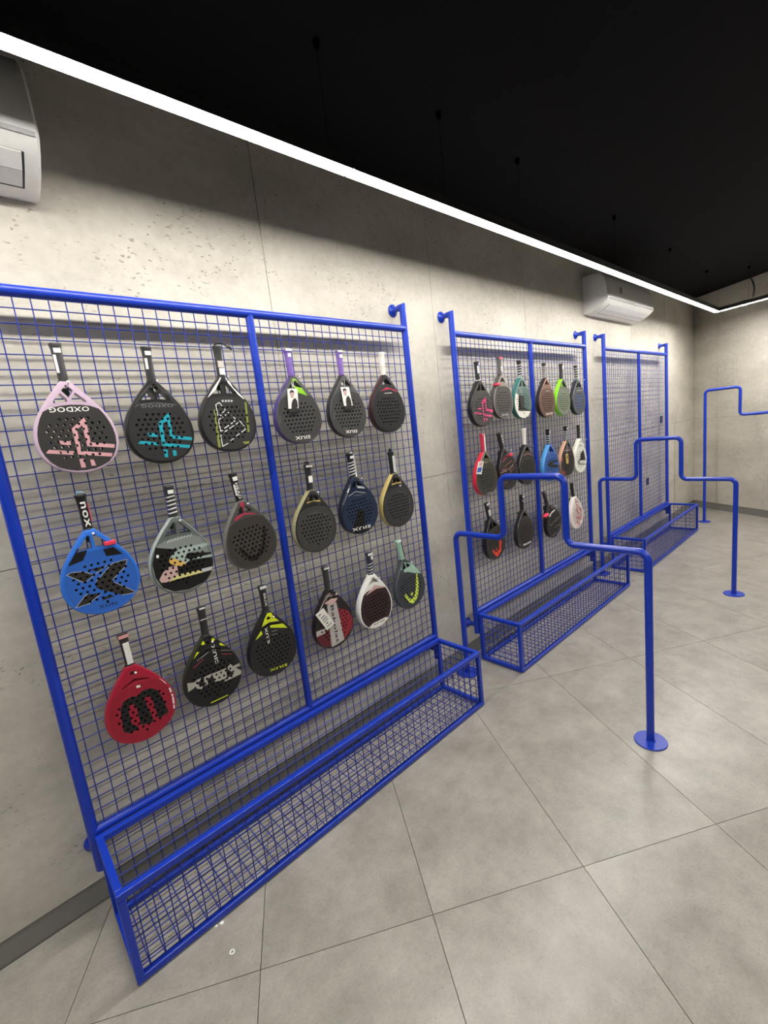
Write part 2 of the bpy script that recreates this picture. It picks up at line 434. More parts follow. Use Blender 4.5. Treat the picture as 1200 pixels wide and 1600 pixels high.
# ------------------------------------------------------------------ wall air conditioners
def air_con(label, x, badge=False):
    Wd = 1.27
    t = thing('air_conditioner', label, 'air conditioner', (x, W, 2.68), group='white wall air conditioners')
    # profile in (y, z) from the wall, clockwise from bottom back
    prof = [(0, 0.0), (-0.03, -0.004), (-0.09, 0.006), (-0.15, 0.028), (-0.20, 0.058), (-0.235, 0.088),
            (-0.240, 0.10), (-0.236, 0.16), (-0.226, 0.24), (-0.205, 0.30), (-0.17, 0.34), (-0.12, 0.35), (0, 0.35)]
    n = len(prof); q = MB(); vs = []
    ends = [(0.0, 0.965), (0.008, 1.0), (Wd - 0.008, 1.0), (Wd, 0.965)]
    for ex, sc in ends:
        for y, z in prof: vs.append((ex, y * sc, 0.17 + (z - 0.17) * sc))
    fs = [tuple(range(n)), tuple(range(3 * n, 4 * n))]
    for i in range(3):
        for k in range(n): fs.append((i * n + k, i * n + (k + 1) % n, (i + 1) * n + (k + 1) % n, (i + 1) * n + k))
    q.add(vs, fs); q.build('body', ACW, t, smooth=40)
    # bright lip where front panel meets the underside
    q = MB(); q.box((0.02, -0.2465, 0.090), (Wd - 0.012, -0.236, 0.1)); o = q.build('trim_strip', mat('satin_trim', (0.75, 0.75, 0.75), 0.25, 0.6), t, smooth=0)
    # air flap on the sloping underside, in a dark slot
    def under(f):   # point on the underside at y=f
        P = prof[:6]
        for (ya, za), (yb, zb) in zip(P, P[1:]):
            if yb <= f <= ya: return za + (zb - za) * (f - ya) / (yb - ya)
    def slab(name, xa, xb, ya, yb, out, m):
        za, zb = under(ya), under(yb); nz = Vector((0, (zb - za), -(yb - ya))).normalized()
        if nz.z > 0: nz = -nz
        q = MB(); v8 = []
        for xx in (xa, xb):
            for yy, zz in ((ya, za), (yb, zb)):
                p = Vector((xx, yy, zz)); v8 += [p - nz * 0.003, p + nz * out]
        q.add(v8, [(0, 1, 3, 2), (4, 6, 7, 5), (0, 4, 5, 1), (2, 3, 7, 6), (1, 5, 7, 3), (0, 2, 6, 4)]); q.build(name, m, t, smooth=0)
    slab('air_slot', 0.12, Wd - 0.045, -0.083, -0.150, 0.003, DARK); slab('air_slot', 0.12, Wd - 0.045, -0.150, -0.2, 0.003, DARK)
    slab('air_flap', 0.12, Wd - 0.052, -0.092, -0.1492, 0.006, ACW)
    slab('air_flap', 0.12, Wd - 0.052, -0.1508, -0.2, 0.006, ACW)
    if badge:
        q = MB(); q.box((0.30, -0.2385, 0.165), (0.345, -0.2345, 0.225)); q.build('badge', mat('badge_grey', (0.25, 0.25, 0.25), 0.5), t, smooth=0)
    return t
air_con('white wall air conditioner at the top left edge, cut by the picture', 0.293 - 1.27)
air_con('white wall air conditioner above the empty blue rack', 4.675, True)

# wall sockets behind the empty rack, cable and slot on the far wall, floor litter
for lx, lz, lab in ((7.0, 1.515, 'dark wall socket beside the right post of the empty rack'), (6.42, 0.745, 'small dark wall socket low behind the empty rack mesh')):
    t = thing('wall_socket', lab, 'socket', (lx, W, lz)); q = MB(); q.box((-0.04, -0.008, -0.045), (0.04, 0, 0.045)); o = q.build('plate', DARK, t, smooth=0)
    q = MB(); q.lathe([(0.022, -0.009), (0.022, -0.0082), (0.019, -0.0082), (0.019, -0.004)], (0, 0, 0), 'Y', 18); q.build('outlet', mat('socket_inner', (0.1, 0.1, 0.11), 0.5), t)
def far_pt(s, d, z): return Vector((FX, FY, z)) + FD * s - FN * d
q = MB(); q.sweep([far_pt(0.90 + 0.05 * math.sin(k / 9 * 2.4), 0.006, CEIL - 0.001 - 0.25 * k / 9) for k in range(10)], 0.006, 8)
tag(q.build('cable', DARK), 'dark cable curving down the far wall from the ceiling', 'cable')
q = MB(); q.add(*far_prism(0.575, 0.83, 0.0, 0.008, 2.955, 2.985)); tag(q.build('vent_slot', DARK, smooth=0), 'dark narrow slot cover on the far wall above the LED strip', 'vent')
WHITEP = mat('white_plastic', (0.85, 0.85, 0.83), 0.4)
q = MB(); q.sweep([(0.272 + 0.0075 * math.cos(a), -0.503 + 0.0075 * math.sin(a), 0.0022) for a in [2 * math.pi * k / 16 for k in range(17)]], 0.0022, 8)
tag(q.build('plastic_ring', WHITEP), 'tiny white plastic ring lying on the floor before the first basket', 'litter')
for px_, py_, lab, s_ in ((0.288, -0.377, 'white paper scrap beside the front edge of the first basket', 0.007), (0.268, -0.372, 'smaller white crumb left of the paper scrap by the first basket', 0.0045), (2.13, -0.246, 'tiny white crumb on the floor between first and middle baskets', 0.004)):
    q = MB(); q.add([(px_ + s_ * math.cos(a) * (1 + .3 * math.sin(3 * a)), py_ + s_ * math.sin(a), z) for z in (0, 0.003) for a in [2 * math.pi * k / 7 for k in range(7)]],
                    [tuple(range(7)), tuple(range(7, 14))] + [(k, (k + 1) % 7, (k + 1) % 7 + 7, k + 7) for k in range(7)])
    tag(q.build('paper_scrap', WHITEP, smooth=0), lab, 'litter')
PLACE = {'R1': (0.225, 2.176, -0.016), 'R2': (0.514, 2.176, 0.020), 'R3': (0.797, 2.191, 0.022), 'R4': (0.198, 1.657, -0.020), 'R5': (0.498, 1.641, 0.017), 'R6': (0.770, 1.653, -0.101), 'R7': (0.230, 1.109, -0.024), 'R8': (0.532, 1.112, 0.013), 'R9': (0.819, 1.116, -0.004), 'R10': (1.139, 2.191, -0.026), 'R11': (1.447, 2.195, -0.009), 'R12': (1.748, 2.197, 0.005), 'R13': (1.161, 1.640, 0.027), 'R14': (1.434, 1.666, -0.039), 'R15': (1.735, 1.641, -0.016), 'R16': (1.179, 1.106, -0.005), 'R17': (1.482, 1.102, 0.017), 'R18': (1.715, 1.114, -0.168), 'R19': (2.642, 2.165, -0.027), 'R20': (2.924, 2.202, 0.005), 'R21': (3.195, 2.186, -0.000), 'R22': (3.581, 2.174, 0.004), 'R23': (3.880, 2.171, 0.030), 'R24': (4.163, 2.163, -0.041), 'R25': (2.644, 1.670, -0.001), 'R26': (2.854, 1.657, -0.251), 'R27': (3.210, 1.663, 0.012), 'R28': (3.589, 1.629, -0.024), 'R29': (3.913, 1.631, 0.045), 'R30': (4.172, 1.624, 0.035), 'R31': (2.634, 1.170, -0.188), 'R32': (3.113, 1.149, -0.014), 'R33': (3.468, 1.107, -0.393), 'R34': (3.991, 1.102, -0.163)}
PRINTS = {
 'R1': [('p','pink',[(31,71),(35,53),(33,-17),(107,-32),(103,-45),(20,-29),(20,46),(2,31),(-1,-44),(94,-63),(88,-75),(-13,-55),(-13,36)]),('p','pink',[(-58,-1),(-26,-7),(-27,-21),(-55,-14)]),('p','pink',[(-93,-28),(-25,-41),(-27,-54),(-103,-39)]),('p','pink',[(-13,-70),(1,-71),(1,-102),(-13,-101)]),('p','pink',[(19,-76),(30,-79),(33,-100),(19,-99)]),('t','white','OXDOG',(53,100),(-64,103),17)],
 'R2': [('p','teal',[(39,75),(40,-15),(113,-27),(111,-40),(29,-26),(29,42),(9,34),(7,-43),(101,-58),(96,-70),(-7,-53),(-6,37)]),('p','teal',[(-52,0),(-16,-3),(-18,-18),(-48,-13)]),('p','teal',[(-80,-28),(-17,-39),(-18,-50),(-92,-38)]),('p','teal',[(-4,-67),(11,-69),(8,-99),(-4,-98)]),('p','teal',[(29,-73),(43,-75),(42,-95),(29,-96)]),('t','grey','OXDOG',(60,102),(-56,101),12),('l','grey',2,[(-78,98),(-68,107),(-47,110),(2,113),(38,108),(74,104)])],
 'R3': [('l','white',3.2,[(-20,71),(-33,89),(-49,80),(-47,35),(-32,36)]),('l','white',3.2,[(-27,46),(-10,55),(-14,62)]),('l','white',3.2,[(-28,27),(-11,37)]),('l','white',3.2,[(-1,45),(11,50)]),('l','white',3.2,[(-36,24),(-48,15),(-45,-31),(-35,-28)]),('l','white',3.2,[(16,34),(31,13),(19,7)]),('l','white',3.2,[(-27,-20),(13,2)]),('l','white',3.2,[(-27,-34),(38,1)]),('l','white',3.2,[(47,9),(64,-14)]),('l','white',3.2,[(-38,-43),(-48,-49),(-46,-95),(-21,-84)]),('l','white',3.2,[(-8,-74),(14,-62)]),('l','white',3.2,[(22,-55),(71,-27),(68,-23)]),('p','olive',[(-61,60),(-55,60),(-55,-98),(-66,-101)]),('p','olive',[(82,91),(91,88),(86,-42),(77,-41)]),('p','olive',[(46,-83),(80,-82),(75,-92),(56,-93)]),('p','lgrey',[(-21,99),(-12,100),(-12,91),(-21,91)]),('p','lgrey',[(-7,99),(2,100),(1,91),(-8,90)]),('p','lgrey',[(6,99),(15,100),(14,91),(5,90)]),('p','lgrey',[(19,99),(28,99),(27,91),(18,90)]),('p','white',[(-28,197),(-5,197),(-42,139),(-97,94),(-104,81),(-75,123)]),('p','white',[(8,193),(19,193),(38,153),(86,102),(78,102),(30,146)])],
 'R4': [('p','char',[(-100,56),(-82,60),(-50,53),(-20,31),(-56,14),(-65,22)]),('p','char',[(-37,58),(-23,54),(26,55),(-2,37)]),('p','char',[(94,56),(82,31),(32,-4),(35,-15),(94,-72),(90,-77),(49,-71),(-15,-26),(-24,-17),(-21,4),(41,54),(70,57)]),('p','char',[(-99,-67),(-66,-37),(-55,-31),(-13,-42),(-54,-66)]),('p','char',[(-17,-71),(-6,-59),(17,-60),(27,-67)]),('l','lgrey',1.6,[(-54,13),(26,55)]),('l','lgrey',1.6,[(-56,-65),(-14,-44)]),('l','lgrey',1.6,[(-21,4),(41,54),(70,57),(94,56),(82,31),(32,-4)]),('l','lgrey',1.6,[(-100,56),(-65,22),(-56,14)]),('l','lgrey',1.6,[(35,-15),(94,-72),(90,-77),(49,-71)]),('l','lgrey',1.6,[(-99,-67),(-66,-37),(-55,-31)]),('l','lgrey',1.6,[(-99,-67),(-54,-67)]),('l','lgrey',1.6,[(-100,56),(-82,60),(-50,53),(-20,31)]),('p','black',[(-90,84),(-50,139),(-21,128),(-30,111),(-42,92)]),('p','black',[(26,115),(31,87),(84,81),(60,115)]),('t','navy','NOX',(27,-106),(-31,-101),14)],
 'R5': [('p','black',[(-92,91),(-18,67),(20,43),(125,20),(127,-17),(111,-64),(73,-97),(7,-110),(-52,-102),(-92,-74),(-112,-26),(-114,30)]),('p','mint',[(124,14),(59,14),(27,9),(7,1),(-12,16),(-48,36),(-32,53),(0,67),(42,67),(116,66),(120,55),(65,48),(24,42),(9,23),(33,10),(121,1)]),('p','sand',[(-49,35),(-36,35),(13,0),(-7,-7),(-29,1),(-53,17)]),('p','blush',[(-14,0),(-25,-7),(-26,-32),(-34,-43),(-74,-56),(-94,-52),(-100,-39),(-81,-13),(-56,2)]),('p','cream',[(-30,-37),(62,-42),(73,-55),(-36,-55),(-68,-57)]),('p','lgrey',[(66,-39),(123,-40),(121,-54),(73,-55)]),('l','white',2.0,[(-46,100),(-36,109)]),('l','white',2.0,[(-34,101),(-24,110)]),('l','white',2.0,[(-22,102),(-11,111)]),('l','white',2.0,[(-9,103),(1,112)]),('l','white',2.0,[(4,104),(14,113)]),('l','white',2.0,[(17,105),(27,114)]),('l','white',2.0,[(30,106),(40,115)]),('l','white',2.0,[(43,107),(53,116)]),('p','white',[(-94,62),(-85,60),(-87,48),(-96,50)])],
 'R6': [('p','black',[(67,59),(78,49),(71,11),(52,-43),(27,-71),(-6,-85),(-35,-80),(-45,-56),(-68,-18),(-57,-3),(-37,-40),(-22,-59),(5,-59),(38,-31),(58,15)]),('p','black',[(-15,-22),(4,-25),(1,-37),(-15,-35)]),('p','crimson',[(-56,120),(-46,134),(-6,144),(41,129),(52,119),(-1,135),(-51,118)]),('p','crimson',[(-8,192),(9,193),(-2,146),(-19,145)])],
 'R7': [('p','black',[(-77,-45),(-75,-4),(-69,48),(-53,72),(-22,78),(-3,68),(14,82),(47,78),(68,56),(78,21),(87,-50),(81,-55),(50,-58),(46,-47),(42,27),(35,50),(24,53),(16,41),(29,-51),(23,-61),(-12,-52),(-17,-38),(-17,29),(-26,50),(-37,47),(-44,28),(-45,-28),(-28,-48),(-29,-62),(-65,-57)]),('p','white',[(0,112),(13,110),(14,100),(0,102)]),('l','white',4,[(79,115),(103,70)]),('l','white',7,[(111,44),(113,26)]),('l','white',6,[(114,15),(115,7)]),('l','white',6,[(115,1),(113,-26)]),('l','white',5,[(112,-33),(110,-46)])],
 'R8': [('p','stone',[(-112,30),(-85,21),(-58,32),(-56,21),(-74,9),(-53,-15),(-60,-22),(-89,-4),(-114,-9)]),('p','stone',[(-43,25),(-10,28),(-7,12),(-32,13),(-30,-12),(-46,-14)]),('p','stone',[(-7,26),(56,24),(53,-19),(31,-23),(-1,-15),(-4,7)]),('p','stone',[(63,26),(81,36),(86,20),(125,22),(122,7),(98,7),(125,-20),(120,-32),(36,-34),(44,-26),(87,-17),(64,15)]),('t','white','SIUX',(22,62),(17,150),14),('l','lime',4,[(-32,-100),(43,-100)]),('l','stone',3,[(-58,107),(-7,126)]),('l','crimson',2.5,[(-77,83),(-30,105)]),('l','crimson',2,[(47,95),(92,76)]),('l','stone',2,[(47,112),(91,94)]),('p','lime',[(-39,183),(-22,189),(-13,166),(-26,166)]),('p','lime',[(14,175),(26,184),(33,171),(19,163)]),('p','lime',[(46,149),(64,135),(70,123),(46,137)]),('p','lime',[(-61,150),(-43,141),(-81,113),(-112,67),(-115,75),(-83,121)])],
 'R9': [('p','lime',[(-22,171),(-1,195),(18,188),(24,166),(50,134),(1,146),(-41,138)]),('p','lime',[(1,130),(67,114),(87,84),(-1,119)]),('p','lime',[(-82,89),(-47,123),(-44,102),(-74,91)]),('t','white','SIUX',(-19,47),(-23,129),13),('t','lime','SIUX',(55,-99),(-38,-89),12),('l','stone',2,[(5,97),(32,94)]),('l','stone',2,[(2,80),(29,76)])],
 'R10': [('p','limeg',[(-34,139),(-6,188),(9,185),(63,102),(12,121),(-12,154)]),('t','white','SIUX',(42,-108),(-44,-106),16),('l','grey',2,[(-107,21),(-114,-16)])],
 'R11': [('t','white','SIUX',(44,-114),(-36,-111),16),('l','grey',2,[(-92,13),(-102,-21)])],
 'R12': [('p','crimson',[(-56,109),(-4,132),(68,117),(75,101),(27,121),(-24,115)]),('l','white',3,[(-22,98),(35,100)]),('l','grey',3,[(81,-82),(116,-79)])],
 'R13': [('p','gold',[(-41,134),(-26,164),(-7,145),(35,152),(42,131),(-4,142)]),('l','grey',1.5,[(-27,80),(14,82),(62,64),(81,34),(83,-35),(44,-60),(50,37)]),('l','grey',3,[(24,123),(35,121)]),('l','grey',1.5,[(-65,-58),(-32,-62)])],
 'R14': [('p','black',[(-15,25),(27,2),(21,-70),(40,-105),(1,-131),(-56,-121),(-92,-98),(-43,-36)]),('t','white','SIUX',(58,-103),(-75,-93),17),('l','lgrey',2.5,[(-123,47),(-53,136),(-27,188)]),('l','lgrey',3,[(-64,102),(-13,118),(54,97)]),('l','grey',3,[(-25,97),(34,92)]),('p','white',[(-78,143),(-48,144),(-60,123),(-87,127)]),('p','lgrey',[(-2,151),(52,130),(55,120),(7,133)])],
 'R15': [('p','gold',[(-39,134),(-28,162),(-3,147),(35,151),(46,132),(0,137)]),('l','grey',1.5,[(-3,88),(51,77),(93,35),(88,-50)]),('p','lgrey',[(24,126),(40,125),(38,114),(22,116)])],
 'R16': [('p','ash',[(-31,125),(29,120),(47,-99),(6,-106),(-36,-108)]),('p','blood',[(34,85),(96,50),(119,-3),(111,-51),(51,-98)]),('p','wine',[(-124,-15),(-40,-7),(-43,-101),(-82,-88),(-120,-55)]),('l','blush',2.5,[(-36,-6),(-39,-103)]),('l','blush',2.5,[(36,25),(45,-99)]),('t','black','Babolat',(-1,114),(4,-98),20),('p','blush',[(-44,136),(-6,186),(40,139),(21,122),(-16,123)]),('p','ash',[(-118,11),(-54,8),(-57,-4),(-70,-18),(-121,-17)]),('l','crimson',2,[(42,59),(95,46)]),('l','crimson',2,[(41,33),(92,21)]),('l','crimson',2,[(39,7),(90,-5)]),('l','crimson',2,[(38,-19),(87,-31)]),('l','crimson',2,[(37,-45),(84,-57)])],
 'R17': [('p','blush',[(-69,91),(4,134),(86,96),(13,108)]),('p','offwhite',[(-71,-99),(-39,-83),(62,-80),(83,-89),(58,-112),(-10,-118)]),('t','black','SIUX',(53,-93),(-36,-94),9)],
 'R18': [('p','lemon',[(68,70),(78,65),(68,-3),(45,-59),(23,-82),(-14,-95),(-40,-74),(-67,-16),(-53,-3),(-38,-39),(-22,-61),(8,-56),(33,-21)]),('p','lemon',[(-19,-24),(1,-21),(4,-40),(-11,-43)]),('p','mintg',[(-62,168),(-36,218),(-6,211),(-40,147)]),('p','mintg',[(-25,139),(-4,183),(49,155),(76,125),(110,53),(61,78),(8,113),(-25,126)])],
 'R19': [('p','hotpink',[(51,83),(45,2),(127,-17),(120,-33),(36,-14),(35,47),(12,41),(11,-33),(110,-51),(104,-65),(2,-46),(-4,50)]),('p','hotpink',[(-52,13),(-14,6),(-16,-4),(-57,3)]),('p','hotpink',[(-90,-14),(-16,-24),(-17,-36),(-102,-24)]),('p','hotpink',[(1,-56),(16,-58),(13,-88),(-1,-87)]),('p','hotpink',[(32,-63),(44,-64),(45,-85),(32,-84)]),('l','lgrey',3,[(-18,202),(-31,179),(-68,149),(-96,119),(-116,77),(-129,38),(-129,14)])],  # the light grey line is a highlight painted along the left rim
 'R20': [('t','lgrey','SIUX',(54,-104),(-41,-105),17)],
 'R21': [('p','offwhite',[(-101,78),(-61,60),(-71,-20),(-47,-39),(127,-65),(114,-102),(30,-124),(-63,-105),(-115,-44),(-121,13)]),('p','black',[(-61,60),(16,58),(14,-32),(39,-49),(118,-60),(117,-69),(-83,-55),(-65,-11)]),('l','lgrey',3,[(-41,126),(-18,68)]),('l','grey',2,[(-16,-72),(34,-88)])],
 'R22': [('t','white','SIUX',(84,-106),(-38,-108),17),('l','lgrey',3,[(-22,96),(51,95)])],
 'R23': [('l','olive',2.5,[(-58,94),(11,69),(100,100)]),('l','olive',2.5,[(-60,62),(9,36),(98,67)]),('l','olive',2.5,[(-62,29),(7,3),(95,34)]),('l','olive',2.5,[(-64,-3),(4,-30),(93,0)]),('l','olive',2.5,[(-66,-35),(2,-63),(91,-33)]),('l','olive',2.5,[(-69,-68),(0,-96),(89,-66)])],
 'R24': [('l','cobalt',7,[(-66,55),(69,48)]),('l','cobalt',7,[(-64,29),(66,22)]),('l','cobalt',7,[(-73,3),(63,-5)]),('l','cobalt',7,[(-71,-24),(59,-32)]),('l','cobalt',7,[(-80,-49),(56,-59)]),('l','lgrey',3,[(-40,101),(65,95)]),('l','white',4,[(-41,131),(85,128)])],
 'R25': [('p','grey',[(-20,-100),(58,-101),(63,-114),(-15,-113)]),('l','sand',3,[(-20,119),(15,117)])],
 'R26': [('l','salmon',3,[(-66,115),(2,124)]),('l','salmon',3,[(-87,60),(-18,50)]),('l','salmon',3,[(-79,39),(78,39)]),('l','salmon',3,[(-53,-18),(79,20)]),('l','salmon',3,[(-50,72),(68,80)]),('l','salmon',3,[(-81,-47),(-48,-47)]),('l','lgrey',3,[(-108,47),(-59,49),(-26,31)]),('l','lgrey',3,[(12,20),(94,61)]),('p','crimson',[(-56,120),(-23,143),(89,134),(81,112),(4,128)])],
 'R27': [('l','salmon',4,[(-54,117),(15,127),(74,104)])],
 'R28': [('p','black',[(-45,52),(145,49),(143,36),(20,34),(36,19),(147,-7),(145,-23),(-27,-1),(-66,22)]),('l','navy',4,[(-85,62),(129,64)]),('l','navy',4,[(-86,-8),(126,-33)]),('l','navy',3,[(-37,116),(47,109)])],
 'R29': [('l','blush',6,[(-68,109),(44,110)]),('p','rust',[(-143,54),(-98,55),(-100,17),(-144,21)]),('p','crimson',[(-95,-69),(-59,-77),(-69,-101),(-96,-94)]),('l','wine',3,[(4,70),(128,70)]),('l','wine',3,[(3,39),(127,37)]),('l','wine',3,[(1,9),(125,4)]),('l','wine',3,[(0,-21),(124,-29)]),('l','blush',13,[(-53,191),(-107,136),(-150,89),(-162,56)])],
 'R30': [('p','black',[(-5,56),(59,92),(96,-2),(116,-13),(-28,-5),(-39,-31),(114,-49),(114,-56),(-50,-41),(-58,-11),(-17,12)]),('l','grey',2,[(-24,80),(27,81)]),('l','grey',2,[(-65,43),(-67,17)])],
 'R31': [('p','redor',[(61,56),(79,48),(66,-32),(43,-83),(-17,-106),(-65,-39),(-48,-25),(-17,-67),(24,-59)]),('p','redor',[(-13,-34),(5,-38),(2,-56),(-17,-47)])],
 'R32': [('l','wine',2.5,[(1,76),(102,60)]),('l','wine',2.5,[(-2,55),(99,39)]),('l','wine',2.5,[(-4,34),(97,19)]),('l','wine',2.5,[(-7,13),(94,-2)]),('l','wine',2.5,[(-10,-9),(91,-23)]),('l','wine',2.5,[(-12,-30),(89,-44)]),('l','wine',2.5,[(-15,-51),(86,-65)]),('p','lgrey',[(-54,-74),(77,-77),(68,-90),(-41,-89)]),('l','ash',4.5,[(-52,157),(-94,129),(-123,90),(-140,18),(-126,-39),(-96,-74)]),('p','crimson',[(-79,167),(-37,168),(-46,149),(-103,139)])],
 'R33': [('l','ash',3,[(5,12),(133,-5)]),('l','ash',3,[(-74,57),(-65,22),(16,14),(67,19)]),('l','ash',4,[(18,-109),(99,-125)]),('p','offwhite',[(-54,112),(7,120),(74,104),(59,95),(-1,106),(-35,95)]),('l','ash',3,[(-22,-39),(32,-47),(112,-82)]),('l','blush',3,[(-81,-78),(-10,-88)])],
 'R34': [('l','red',7,[(7,170),(53,116)]),('l','red',7,[(12,113),(99,14)]),('l','red',7,[(-22,60),(98,-33)]),('l','red',7,[(-37,0),(79,-65)]),('l','red',7,[(-39,-47),(40,-97)]),('l','red',7,[(-30,-89),(19,-99)]),('l','char',4,[(24,118),(21,-90)]),('l','char',3,[(78,51),(18,-60)]),('l','red',8,[(-5,161),(15,46)]),('l','red',8,[(-6,82),(21,-51)]),('l','red',8,[(52,70),(85,0)]),('l','red',8,[(-30,25),(-4,-70)]),('l','red',8,[(39,-20),(93,-51)])],
}
TAGS = {'R10': [('card', [(-47, 141), (8, 139), (-4, 41), (-60, 46)])], 'R11': [('card', [(-36, 139), (19, 138), (30, 40), (-29, 41)])], 'R16': [('price', [(-111, 102), (-59, 121), (-4, 17), (-55, -5)])], 'R29': [('goldtag', [(-55, 82), (-5, 79), (0, -8), (-46, -9)])], 'R4': [('alarm', [(32, 139), (73, 145), (70, 126), (30, 123)])], 'R20': [('alarm', [(-96, 140), (-35, 142), (-38, 121), (-95, 115)])], 'R26': [('alarm', [(50, 140), (89, 134), (82, 116), (43, 122)])], 'R33': [('alarm', [(-99, 170), (-50, 137), (-64, 111), (-113, 145)])], 'R25': [('sticker', [(-98, 137), (-35, 133), (-74, 43), (-135, 55)])], 'R21': [('cardb', [(-57, 57), (7, 56), (6, -28), (-59, -27)])]}

# ------------------------------------------------------------------ padel rackets
PC = dict(pink='#d6a0a6', white='#f2f0ec', teal='#14a0b4', grey='#77777a', lgrey='#c4c4c6', olive='#8a9240', char='#2a2826', black='#0e0e0f', navy='#122046',
          mint='#a9bab4', sand='#dfb45e', blush='#cdaaa6', cream='#d9d08c', crimson='#b3304e', stone='#a9a59c', lime='#d7e626', limeg='#8fcf1e', gold='#c0a860',
          ash='#b5adab', blood='#86202a', wine='#5a1820', offwhite='#e6e3da', lemon='#d6ea58', mintg='#a3c6b4', hotpink='#e2447f', cobalt='#2f5fb4', salmon='#d8807a',
          rust='#a04a34', redor='#e8402c', red='#c81e2c')
def pm(c, rough=0.42): return mat('print_' + c, PC[c], rough)
# half outline, handle up: (v, half width) in mm
OUT = [(197, 15), (186, 24), (172, 36), (156, 50), (137, 65), (118, 79), (98, 93), (76, 106), (52, 116), (26, 123), (0, 126), (-26, 124), (-50, 117), (-72, 105), (-91, 87), (-106, 64), (-116, 38), (-121, 14)]
HOLES = {'A': [[(0, 186), (17, 165), (0, 141), (-17, 165)], [(7, 137), (22, 158), (45, 134), (52, 124), (7, 127)]],
         'B': [[(5, 128), (5, 172), (11, 178), (33, 152), (54, 125)]],
         'C': [[(0, 182), (-12, 174), (-33, 150), (-54, 125), (0, 132), (54, 125), (33, 150), (12, 174)]],
         'E': [[(4, 143), (4, 170), (10, 176), (26, 156), (37, 143)]],
         'F': [[(0, 181), (-12, 173), (-29, 153), (-38, 142), (0, 151), (38, 142), (29, 153), (12, 173)]],
         'D': [[(0, 144), (-44, 126), (-54, 118), (0, 133), (54, 118), (44, 126)], [(0, 178), (-14, 166), (0, 160), (14, 166)]]}
T2 = 0.019
def inside(P, poly):
    x, y = P[:, 0], P[:, 1]; r = np.zeros(len(P), bool); n = len(poly)
    for i in range(n):
        (x1, y1), (x2, y2) = poly[i], poly[(i + 1) % n]
        if y1 == y2: continue
        r ^= ((y1 > y) != (y2 > y)) & (x < (x2 - x1) * (y - y1) / (y2 - y1) + x1)
    return r
def text_tris(txt, a, b, h):
    cu = bpy.data.curves.new('t', 'FONT'); cu.body = txt; cu.resolution_u = 2; cu.offset = 0.016; cu.space_character = 1.08
    o = bpy.data.objects.new('t', cu); COL.objects.link(o)
    dg = bpy.context.evaluated_depsgraph_get(); me = o.evaluated_get(dg).to_mesh()
    me.calc_loop_triangles()
    V = np.array([v.co[:2] for v in me.vertices]); F = np.array([t.vertices[:] for t in me.loop_triangles])
    o.evaluated_get(dg).to_mesh_clear(); bpy.data.objects.remove(o); bpy.data.curves.remove(cu)
    mn, mx = V.min(0), V.max(0); a, b = np.array(a, float), np.array(b, float); d = b - a; L = np.hypot(*d); e = d / L; nrm = np.array([-e[1], e[0]])
    u = (V[:, 0] - mn[0]) / (mx[0] - mn[0]) * L; w = ((V[:, 1] - mn[1]) / (mx[1] - mn[1]) - 0.5) * h
    P = a + u[:, None] * e + w[:, None] * nrm
    ed = {}
    for f in F:
        for k in range(3):
            key = tuple(sorted((int(f[k]), int(f[(k + 1) % 3])))); ed[key] = ed.get(key, 0) + 1
    return P, F, [k for k, n in ed.items() if n == 1]
def plan(outer, holes, prints):
    """planar subdivision of a plate: returns verts, triangles, colour index per triangle"""
    V = []; E = []
    def ring(poly):
        k = len(V); V.extend(poly); E.extend((k + i, k + (i + 1) % len(poly)) for i in range(len(poly)))
    ring(outer)
    for h in holes: ring(h)
    tests = []
    for it in prints:
        if it[0] == 'p': ring(it[2]); tests.append((it[1], [it[2]]))
        elif it[0] == 'l':
            pl = []; w = it[2] / 2
            for (x1, y1), (x2, y2) in zip(it[3], it[3][1:]):
                L = math.hypot(x2 - x1, y2 - y1) or 1; ex, ey = (x2 - x1) / L, (y2 - y1) / L
                a, b2, c, d = x1 - ex * w * .5, y1 - ey * w * .5, x2 + ex * w * .5, y2 + ey * w * .5
                pl.append([(a - ey * w, b2 + ex * w), (c - ey * w, d + ex * w), (c + ey * w, d - ex * w), (a + ey * w, b2 - ex * w)])
            for p_ in pl: ring(p_)
            tests.append((it[1], pl))
        elif it[0] == 't':
            P, F, ed = it[3]; k = len(V); V.extend(map(tuple, P)); E.extend((k + a, k + b2) for a, b2 in ed)
            tests.append((it[1], [[tuple(P[i]) for i in f] for f in F]))
    r = delaunay_2d_cdt([Vector(v) for v in V], E, [], 0, 0.02)
    vs = np.array([v[:] for v in r[0]]); fs = np.array([f for f in r[2]])
    ce = vs[fs].mean(1); keep = inside(ce, outer)
    for h in holes: keep &= ~inside(ce, h)
    fs = fs[keep]; ce = ce[keep]; col = np.zeros(len(fs), int); names = []
    for c, polys in tests:
        if c not in names: names.append(c)
        m = np.zeros(len(ce), bool)
        for p_ in polys: m |= inside(ce, p_)
        col[m] = names.index(c) + 1
    return vs, fs, col, names
